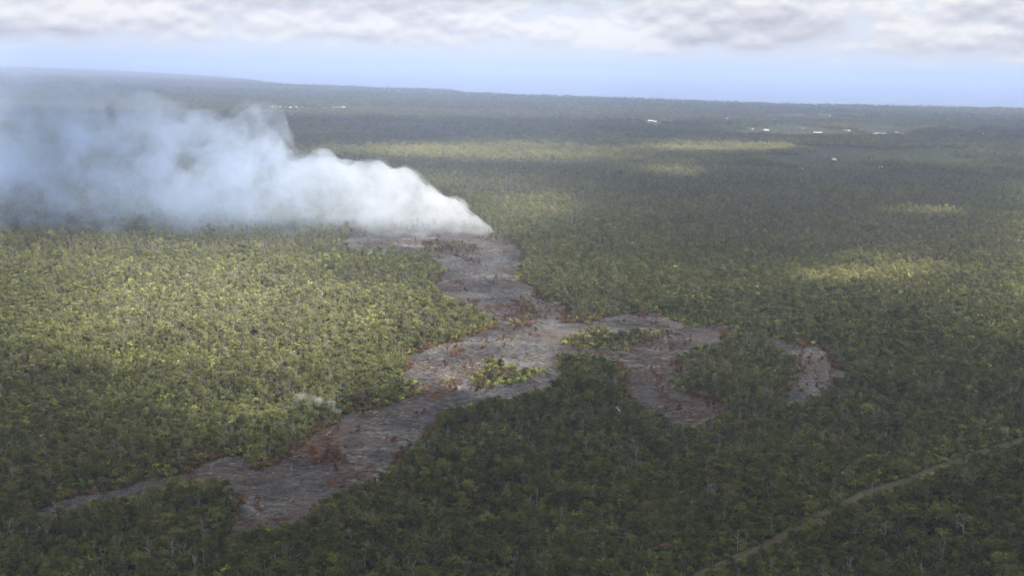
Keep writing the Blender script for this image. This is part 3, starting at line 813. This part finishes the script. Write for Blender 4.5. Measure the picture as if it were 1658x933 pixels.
def box(x0, x1, y0, y1, z0, z1):
    v_ = np.array([(x, y, z) for z in (z0, z1) for x, y in ((x0, y0), (x1, y0), (x1, y1), (x0, y1))]); return v_, np.array([(0, 3, 2, 1), (4, 5, 6, 7), (0, 1, 5, 4), (1, 2, 6, 5), (2, 3, 7, 6), (3, 0, 4, 7)])


def house_meshes(w, d, h, rh, roof):
    wall = mesh_from('wall', *box(-w / 2, w / 2, -d / 2, d / 2, 0, h), [WALLM]); e = 0.7
    v_ = np.array([(-w / 2 - e, -d / 2 - e, h - .2), (w / 2 + e, -d / 2 - e, h - .2), (w / 2 + e, 0, h + rh), (-w / 2 - e, 0, h + rh), (-w / 2 - e, d / 2 + e, h - .2), (w / 2 + e, d / 2 + e, h - .2)])
    rf = mesh_from('roof', v_, [(0, 1, 2, 3), (3, 2, 5, 4), (0, 3, 4), (1, 5, 2), (0, 4, 5, 1)], [ROOFS[roof]])
    wn = [mesh_from('window', *box(x - .8, x + .8, -d / 2 - .06, -d / 2 + .05, 1.0, 2.4), [GLASSM]) for x in (-w * .3, w * .3)]
    dr = mesh_from('door', *box(-.6, .6, -d / 2 - .06, -d / 2 + .05, 0.02, 2.2), [GLASSM])
    return wall, rf, wn, dr


HM = {k: house_meshes(*k) for k in [(13, 9, 3.4, 2.4, 'white'), (18, 11, 3.6, 2.8, 'white'), (30, 14, 4.5, 3.0, 'white'), (12, 9, 3.2, 2.2, 'grey'), (20, 12, 3.6, 3.2, 'red')]}
KS = list(HM)
TOWNS = [('white-roofed house in the far settlement beside the smoke column', 'houses beside the smoke column', [(432, 172.5, 1), (440, 173.5, 0), (446, 173, 0), (453, 174, 1), (462, 173.5, 0), (470, 174.5, 0), (479, 174, 1), (490, 174, 0), (500, 174.5, 3), (512, 175, 0), (522, 176, 0), (528, 175, 1), (540, 174.5, 2), (548, 174, 0), (556, 174, 1), (336, 170, 0), (330, 170, 3), (576, 178, 0)]),
         ('white-roofed house in the settlement at the middle of the far plain', 'houses on the middle of the far plain', [(1006, 195, 0), (1012, 196, 0), (1019, 196.5, 1), (1026, 196.5, 1), (1054, 196.5, 2), (1060, 197.5, 1), (1074, 200.5, 1), (1082, 201, 0), (1090, 202, 2), (1100, 202.5, 2), (1108, 202, 1), (1144, 202.5, 1), (1150, 203.5, 0), (1158, 203.5, 2), (1166, 204, 1), (820, 183.5, 0), (832, 184, 1), (906, 189.5, 0), (777, 175.5, 0), (668, 156, 0), (757, 153, 0), (640, 170, 3), (680, 171, 1)]),
         ('white-roofed house among the pastures of the right-hand settlement', 'houses of the right-hand settlement', [(1178, 192, 0), (1187, 193, 0), (1226, 194, 0), (1294, 196.5, 1), (1348, 188.5, 2), (1356, 188.5, 2), (1207, 219.5, 1), (1213, 218.5, 0), (1212, 209, 1), (1218, 209.5, 0), (1240, 211.5, 2), (1322, 215.5, 2), (1328, 215, 1), (1368, 211, 3), (1374, 212, 0), (1416, 217, 1), (1422, 216.5, 2), (1428, 217, 1), (1433, 216, 0), (1452, 215, 1), (1480, 217, 1), (1485, 215.5, 0), (1508, 213.5, 0), (1476, 204, 3), (1446, 260, 0), (1298, 274.5, 0), (1352, 260, 3), (1350, 259, 0), (1426, 271.5, 3), (1300, 208, 3), (1545, 216, 1), (1570, 219, 0), (1596, 218, 2)])]
def put_house(px, py, ki, lb, gp):
    w0 = ground(np.array(float(px)), np.array(float(py))); wall, rf, wn, dr = HM[KS[ki]]
    e = link('house', None, label=lb, cat='house', group=gp); e.location = (w0[0], w0[1], 0); e.rotation_euler = (0, 0, ((px * 7 + py * 3) % 9 - 4) * 0.09)
    s_ = 0.66 * min(1.7, max(1.0, w0[1] / 4200)); e.scale = (s_, s_, s_)
    link('wall', wall, e); link('roof', rf, e); link('door', dr, e)
    for x in wn: link('window', x, e)
for lb, gp, lst in TOWNS:
    for px, py, ki in lst:
        l2 = lb.replace('white-roofed', ['small white-roofed', 'white-roofed', 'long white-roofed', 'small grey-roofed'][ki])
        if px > 1200: l2 += ' on its near side' if py > 225 else ' on its far side' if py < 200 else ' in the western half' if px < 1400 else ' in the eastern half'
        put_house(px, py, ki, l2.replace(' in the western half', ', left half of the row').replace(' in the eastern half', ', right half of the row'), gp)
for px, py, lb in ((1460, 216.5, 'long red-roofed house between white ones in the far right settlement'), (1468, 217, 'smaller red-roofed house at the right end of the far settlement row')):
    put_house(px, py, 4, lb, None)

# ------------------------------------------------------------------ smoke
def smoke_material(name, build, color, step, aniso=0.15, tone=None):
    ma, t, out = material(name)
    pv = N(t, 'ShaderNodeVolumePrincipled'); pv.inputs['Color'].default_value = (*color, 1); pv.inputs['Anisotropy'].default_value = aniso
    t.links.new(build(t), pv.inputs['Density']); t.links.new(pv.outputs[0], out.inputs['Volume'])
    if tone: t.links.new(tone(t), pv.inputs['Color'])
    try: ma.cycles.volume_step_rate = step
    except Exception: pass
    return ma


def puff_hull(name, puffs, voxel, rough):
    """one closed billowing skin round overlapping puffs"""
    bm = bmesh.new(); bmesh.ops.create_icosphere(bm, subdivisions=2, radius=1.0); bm.verts.ensure_lookup_table()
    sv = np.array([v_.co[:] for v_ in bm.verts]); sf = np.array([[v_.index for v_ in f_.verts] for f_ in bm.faces]); bm.free()
    me = mesh_from(name, np.vstack([sv * r + (x, y, z) for (x, y, z, r) in puffs]), np.vstack([sf + i * len(sv) for i in range(len(puffs))]))

    def voxelled(me_):
        ob = bpy.data.objects.new(name, me_); C.objects.link(ob)
        md = ob.modifiers.new('r', 'REMESH'); md.mode = 'VOXEL'; md.voxel_size = voxel
        ev = ob.evaluated_get(bpy.context.evaluated_depsgraph_get()); r_ = bpy.data.meshes.new_from_object(ev)
        bpy.data.objects.remove(ob); bpy.data.meshes.remove(me_); return r_

    def grab(me_):
        k = len(me_.vertices); co = np.empty(k * 3, np.float32); me_.vertices.foreach_get('co', co); no = np.empty(k * 3, np.float32); me_.vertices.foreach_get('normal', no)
        return co.reshape(-1, 3), no.reshape(-1, 3)

    me = voxelled(me); co, no = grab(me)
    for i in range(len(co)):
        p = Vector(co[i]); nn = (1 - abs(mnoise.noise(p / 26.0)) * 2) * 1.0 + (1 - abs(mnoise.noise(p / 11.0)) * 2) * 0.5
        co[i] += no[i] * rough * nn * min(1.0, max(0.15, co[i][2] / 25.0))
    me.vertices.foreach_set('co', co.ravel()); me.update()
    me = voxelled(me); co, no = grab(me); k = len(co)
    # keep only the outer skin: the largest connected shell
    ne_ = len(me.edges); ee = np.empty(ne_ * 2, np.int32); me.edges.foreach_get('vertices', ee); ee = ee.reshape(-1, 2)
    lab = np.arange(k)
    while True:
        mn = np.minimum(lab[ee[:, 0]], lab[ee[:, 1]]); l2 = lab.copy(); np.minimum.at(l2, ee[:, 0], mn); np.minimum.at(l2, ee[:, 1], mn); l2 = l2[l2]
        if (l2 == lab).all(): break
        lab = l2
    ids, cn = np.unique(lab, return_counts=True); keep_ = lab == ids[cn.argmax()]
    co[:, 2] = np.maximum(co[:, 2], 0.6)
    new = -np.ones(k, int); new[keep_] = np.arange(keep_.sum())
    fs = [tuple(new[v_] for v_ in pl.vertices) for pl in me.polygons]; fs = np.array([f_ for f_ in fs if min(f_) >= 0 and len(f_) == 4])
    bpy.data.meshes.remove(me); print('hull', k, len(ids), int(keep_.sum()))
    return mesh_from(name, co[keep_], fs)


SRC = ground(np.array(797.0), np.array(381.0)); SY = float(SRC[1]); MPP = SY / F_PX * 1.01
XOFF = float(SRC[0])
def sx(px): return (px - 797.0) * MPP + XOFF
def sz(px, py):  # height above ground of a spot of the plume
    gy = 381.0 + (px - 797.0) * 0.022; return (gy - py) * MPP * 1.0
TOP = [(806, 378), (797, 372), (780, 358), (760, 342), (740, 326), (722, 316), (700, 302), (684, 300), (664, 276), (640, 258), (612, 256), (590, 252), (560, 248), (530, 238), (508, 234), (490, 246), (470, 262), (458, 250), (452, 215), (440, 172), (415, 162), (390, 172), (362, 182), (330, 178), (300, 150), (260, 138), (200, 122), (129, 108), (60, 104), (-40, 102), (-160, 100)]
tpn = np.array(TOP[::-1], float)
lump_x = np.cumsum(np.random.default_rng(3).uniform(16, 34, 60)) - 260   # where one billow ends and the next begins
def billow(px):
    i = np.clip(np.searchsorted(lump_x, px), 1, len(lump_x) - 1); u_ = (px - lump_x[i - 1]) / (lump_x[i] - lump_x[i - 1])
    return 0.70 + 0.36 * math.sqrt(max(0.0, 1 - (2 * u_ - 1) ** 2)) * (0.75 + 0.25 * math.sin(i * 2.4))
g = np.random.default_rng(21); puffs = []
x = 800.0
while x > -190:
    ty = np.interp(x, tpn[:, 0], tpn[:, 1]); zt = max(5.0, sz(x, ty)); r = np.clip(zt * 0.30, 3.5, 26)
    n_d = 3 if x > 700 else 4
    depth = min(70.0, 8 + zt * 0.55)
    def puff(spread, yy, z, rr):
        """a puff kept below the plume's outline at its own place"""
        xp = x + g.normal() * spread / MPP; cap = max(2.5, min(sz(q_, np.interp(q_, tpn[:, 0], tpn[:, 1])) * billow(q_) for q_ in (xp, min(804, xp + 0.35 * rr / MPP))))
        rr = min(rr, cap * 0.55); puffs.append((sx(xp), yy, max(1.2, min(z, cap - rr)), rr))
    for k in range(n_d):
        rk = r * g.uniform(0.55, 1.3)
        puff(r * .3, SY + g.uniform(-1, 1) * depth * .8 + 20, zt - rk, rk)
        z = zt - 2.0 * rk
        while z > 4:
            rr = r * g.uniform(0.8, 1.3); puff(r * .4, SY + g.uniform(-1, 1) * depth + 15, z, rr); z -= rr * 1.1
        puff(4, SY + g.uniform(-1, 1) * depth + 12, r * .55, r * 0.8)
    if x > 380:
        for k in range(5): rb = g.uniform(.22, .5) * r; puff(r * .6, SY + g.uniform(-.6, .6) * depth, zt - rb * g.uniform(.7, 1.2), rb)
    if x < 640:      # a thin veil creeping along the ground towards the near side
        for k in range(2):
            rv = g.uniform(9, 17); puffs.append((sx(x) + g.normal() * 8, SY - g.uniform(20, 40 + 70 * min(1, (640 - x) / 400)), rv * .45, rv))
    x -= np.clip(r / MPP * 0.55, 4, 22)


def plume_density(t):
    tc_ = N(t, 'ShaderNodeTexCoord'); sp_ = N(t, 'ShaderNodeSeparateXYZ'); t.links.new(tc_.outputs['Object'], sp_.inputs[0])
    # thins out as it drifts away from the burning front
    x_ = mth(t, 'MULTIPLY', mth(t, 'SUBTRACT', XOFF, sp_.outputs[0]), 1.0 / 600.0)
    al = ramp(t, x_, [(0.0, 0.70), (0.05, 0.95), (0.18, 0.62), (0.30, 0.42), (0.42, 0.36), (0.60, 0.28), (0.8, 0.245), (1.0, 0.22)])
    def nz(s, d, dist=0.0):
        n_ = N(t, 'ShaderNodeTexNoise', i_Scale=s, i_Detail=d, i_Roughness=0.6, i_Distortion=dist); t.links.new(tc_.outputs['Object'], n_.inputs['Vector']); return n_.outputs['Fac']
    nn = mth(t, 'ADD', mth(t, 'MULTIPLY', nz(0.020, 5.0, 0.8), 0.68), mth(t, 'MULTIPLY', nz(0.07, 4.0, 0.6), 0.32))
    wisp = smooth(t, nn, 0.41, 0.60)
    solid = ramp(t, x_, [(0.0, 0.30), (0.22, 0.22), (0.42, 0.08), (0.6, 0.02)]); wisp = mth(t, 'MAXIMUM', wisp, solid)
    hz_ = ramp(t, mth(t, 'MULTIPLY', sp_.outputs[2], 1.0 / 200.0), [(0.0, 0.42), (0.04, 0.52), (0.12, 0.85), (0.3, 1.0), (0.55, 0.80), (0.72, 0.45), (1.0, 0.14)])
    return mth(t, 'MULTIPLY', mth(t, 'MULTIPLY', mth(t, 'MULTIPLY', al, hz_), mth(t, 'ADD', mth(t, 'MULTIPLY', wisp, 0.95), 0.05)), 0.042)


def plume_tone(t):
    # dense fresh steam is white, the thin old smoke scatters blue
    tc_ = N(t, 'ShaderNodeTexCoord'); sp_ = N(t, 'ShaderNodeSeparateXYZ'); t.links.new(tc_.outputs['Object'], sp_.inputs[0])
    return ramp(t, mth(t, 'MULTIPLY', mth(t, 'SUBTRACT', XOFF, sp_.outputs[0]), 1.0 / 600.0), [(0.0, (0.92, 0.95, 1.0)), (0.2, (0.89, 0.93, 1.0)), (0.45, (0.72, 0.83, 1.0)), (0.8, (0.60, 0.75, 1.0))])


SMOKE = smoke_material('smoke_plume', plume_density, (0.9, 0.93, 1.0), 0.11, tone=plume_tone)
pm = puff_hull('smoke', puffs, 3.6, 2.6); pm.materials.clear(); pm.materials.append(SMOKE)
link('smoke', pm, label='big white smoke plume drifting from the lava front across the plain', cat='smoke', kind='stuff')

# small fume at the near edge of the flow
s2 = ground(np.array(552.0), np.array(674.0)); g = np.random.default_rng(4); pf = []
for k in range(16):
    t_ = k / 15; pf.append((s2[0] - t_ * 26 + g.normal() * 1.0, s2[1] + 6 * t_ + g.normal() * 2, 2.0 + 5.5 * math.sin(min(1.0, t_ * 2.2) * 1.57) + g.normal() * .8, 1.7 + 2.4 * t_))


def fume_density(t):
    tc_ = N(t, 'ShaderNodeTexCoord'); n_ = N(t, 'ShaderNodeTexNoise', i_Scale=0.16, i_Detail=3.0); t.links.new(tc_.outputs['Object'], n_.inputs['Vector'])
    sp_ = N(t, 'ShaderNodeSeparateXYZ'); t.links.new(tc_.outputs['Object'], sp_.inputs[0])
    al = ramp(t, mth(t, 'MULTIPLY', mth(t, 'SUBTRACT', float(s2[0]) + 3, sp_.outputs[0]), 1 / 34.0), [(0.0, 0.6), (0.15, 1.0), (0.4, 0.5), (1.0, 0.25)])
    return mth(t, 'MULTIPLY', mth(t, 'MULTIPLY', smooth(t, n_.outputs['Fac'], 0.3, 0.65), al), 0.11)


fm = puff_hull('smoke', pf, 0.8, 0.5); fm.materials.clear(); fm.materials.append(smoke_material('smoke_fume', fume_density, (0.93, 0.96, 1.0), 0.4))
link('smoke', fm, label='thin small wisp of smoke at the near lava edge', cat='smoke', kind='stuff')

# ------------------------------------------------------------------ clouds overhead: they shade most of the plain
CLOUD_Z = 950.0
SUNNY = [(540, 760, 170, 58, .4), (700, 615, 210, 52, .4), (560, 715, 120, 42, .5), (840, 560, 140, 34, .4), (360, 530, 380, 95, .5), (300, 420, 300, 40, .5), (560, 340, 420, 75, .4), (720, 600, 190, 42, .4), (640, 670, 90, 32, .5), (560, 720, 90, 30, .6), (850, 560, 110, 30, .5), (845, 332, 70, 16, .4), (820, 250, 260, 18, .4), (1110, 275, 60, 9, .5),
         (1430, 440, 110, 26, .5), (1330, 455, 55, 12, .5), (1500, 345, 60, 9, .5), (1180, 242, 130, 8, .5), (960, 548, 70, 16, .5), (420, 680, 200, 60, .7), (1340, 210, 190, 7, .5), (1100, 199, 60, 3, .5), (820, 430, 60, 40, .6), (500, 175, 90, 3, .5)]
cs = 45.0
GX, GY = np.meshgrid(np.arange(-3300, 3300, cs), np.arange(-900, 4700, cs), indexing='ij')
flat = np.stack([GX.ravel(), GY.ravel(), np.zeros(GX.size)], -1); bp_ = project(flat); vis = flat[:, 1] > 330
wp = np.stack([(fbm(flat[:, 0], flat[:, 1], 420, 301, 4) - .5) * 170, (fbm(flat[:, 0], flat[:, 1], 420, 321, 4) - .5) * 46 * sstep(bp_[:, 1], 190, 420)], -1); bp2 = bp_ + wp
lit = np.zeros(GX.size)
for (cx_, cy_, rx_, ry_, so_) in SUNNY: lit = np.maximum(lit, blob(bp2, cx_, cy_, rx_, ry_, so_) * vis)
lit = lit.reshape(GX.shape)
side = sstep(fbm(GX, GY, 1300, 61, 4), 0.52, 0.66) * (1 - (np.abs(bp_[:, 0] - 829) < 830).reshape(GX.shape) * vis.reshape(GX.shape))
edge = np.minimum.reduce([GX + 3300, 3300 - GX, GY + 900, 4700 - GY]) / 500.0
th = (1 - np.maximum(lit, side)) * np.clip(edge, 0, 1)
T = th * (150 + 130 * (fbm(GX, GY, 700, 63, 4) - .5)) * (1 + 1.7 * (sstep(bp_[:, 1], 620, 760) * vis).reshape(GX.shape)) - 12
sh = SUN_DIR[:2] / SUN_DIR[2] * CLOUD_Z
lum = 26 * (fbm(GX, GY, 260, 65, 4) - .5)
kp = T > 0; ix = -np.ones(GX.shape, int)
qk = kp[:-1, :-1] | kp[1:, :-1] | kp[1:, 1:] | kp[:-1, 1:]
use = np.zeros(GX.shape, bool)
for dx_ in (0, 1):
    for dy_ in (0, 1): use[dx_:GX.shape[0] - 1 + dx_, dy_:GX.shape[1] - 1 + dy_] |= qk
ix[use] = np.arange(use.sum()); nv = int(use.sum()); TT = np.maximum(T, 0)
bz = CLOUD_Z + lum - TT * 0.25; tz = CLOUD_Z + lum + TT * 0.75 + 0.5
vb = np.c_[GX[use] + sh[0], GY[use] + sh[1], bz[use]]; vt = np.c_[GX[use] + sh[0], GY[use] + sh[1], tz[use]]
qq = np.stack([ix[:-1, :-1], ix[1:, :-1], ix[1:, 1:], ix[:-1, 1:]], -1)[qk]
ed = {}
for f_ in qq:
    for a_, c2 in ((f_[0], f_[1]), (f_[1], f_[2]), (f_[2], f_[3]), (f_[3], f_[0])): ed[(int(a_), int(c2))] = 1
wl = np.array([(a_, c2, c2 + nv, a_ + nv) for (a_, c2) in ed if (c2, a_) not in ed])
cmesh = mesh_from('clouds', np.vstack([vb, vt]), np.vstack([qq[:, ::-1], qq + nv, wl]), smooth_shade=True)
cma, t, out = material('cloud_vapour'); pv = N(t, 'ShaderNodeVolumePrincipled'); pv.inputs['Color'].default_value = (0.97, 0.97, 0.97, 1); pv.inputs['Density'].default_value = 0.010; pv.inputs['Anisotropy'].default_value = 0.4
t.links.new(pv.outputs[0], out.inputs['Volume']); cmesh.materials.append(cma)
link('clouds', cmesh, label='broken grey cloud layer overhead with gaps letting sun through', cat='clouds', kind='stuff')

# ------------------------------------------------------------------ air
hma, t, out = material('haze_air'); pv = N(t, 'ShaderNodeVolumePrincipled'); pv.inputs['Color'].default_value = (0.54, 0.67, 1.0, 1); pv.inputs['Density'].default_value = 8.4e-5; pv.inputs['Anisotropy'].default_value = 0.0
t.links.new(pv.outputs[0], out.inputs['Volume'])
link('haze', mesh_from('haze', *box(-81000, 81000, -81000, 81000, -5.0, 290.0), [hma]), label='pale blue haze filling the air over the plain', cat='haze', kind='stuff')
print('objects', len(bpy.data.objects), 'forest', n, 'ferns', nq, 'litter', nl, 'twigs', nt_)
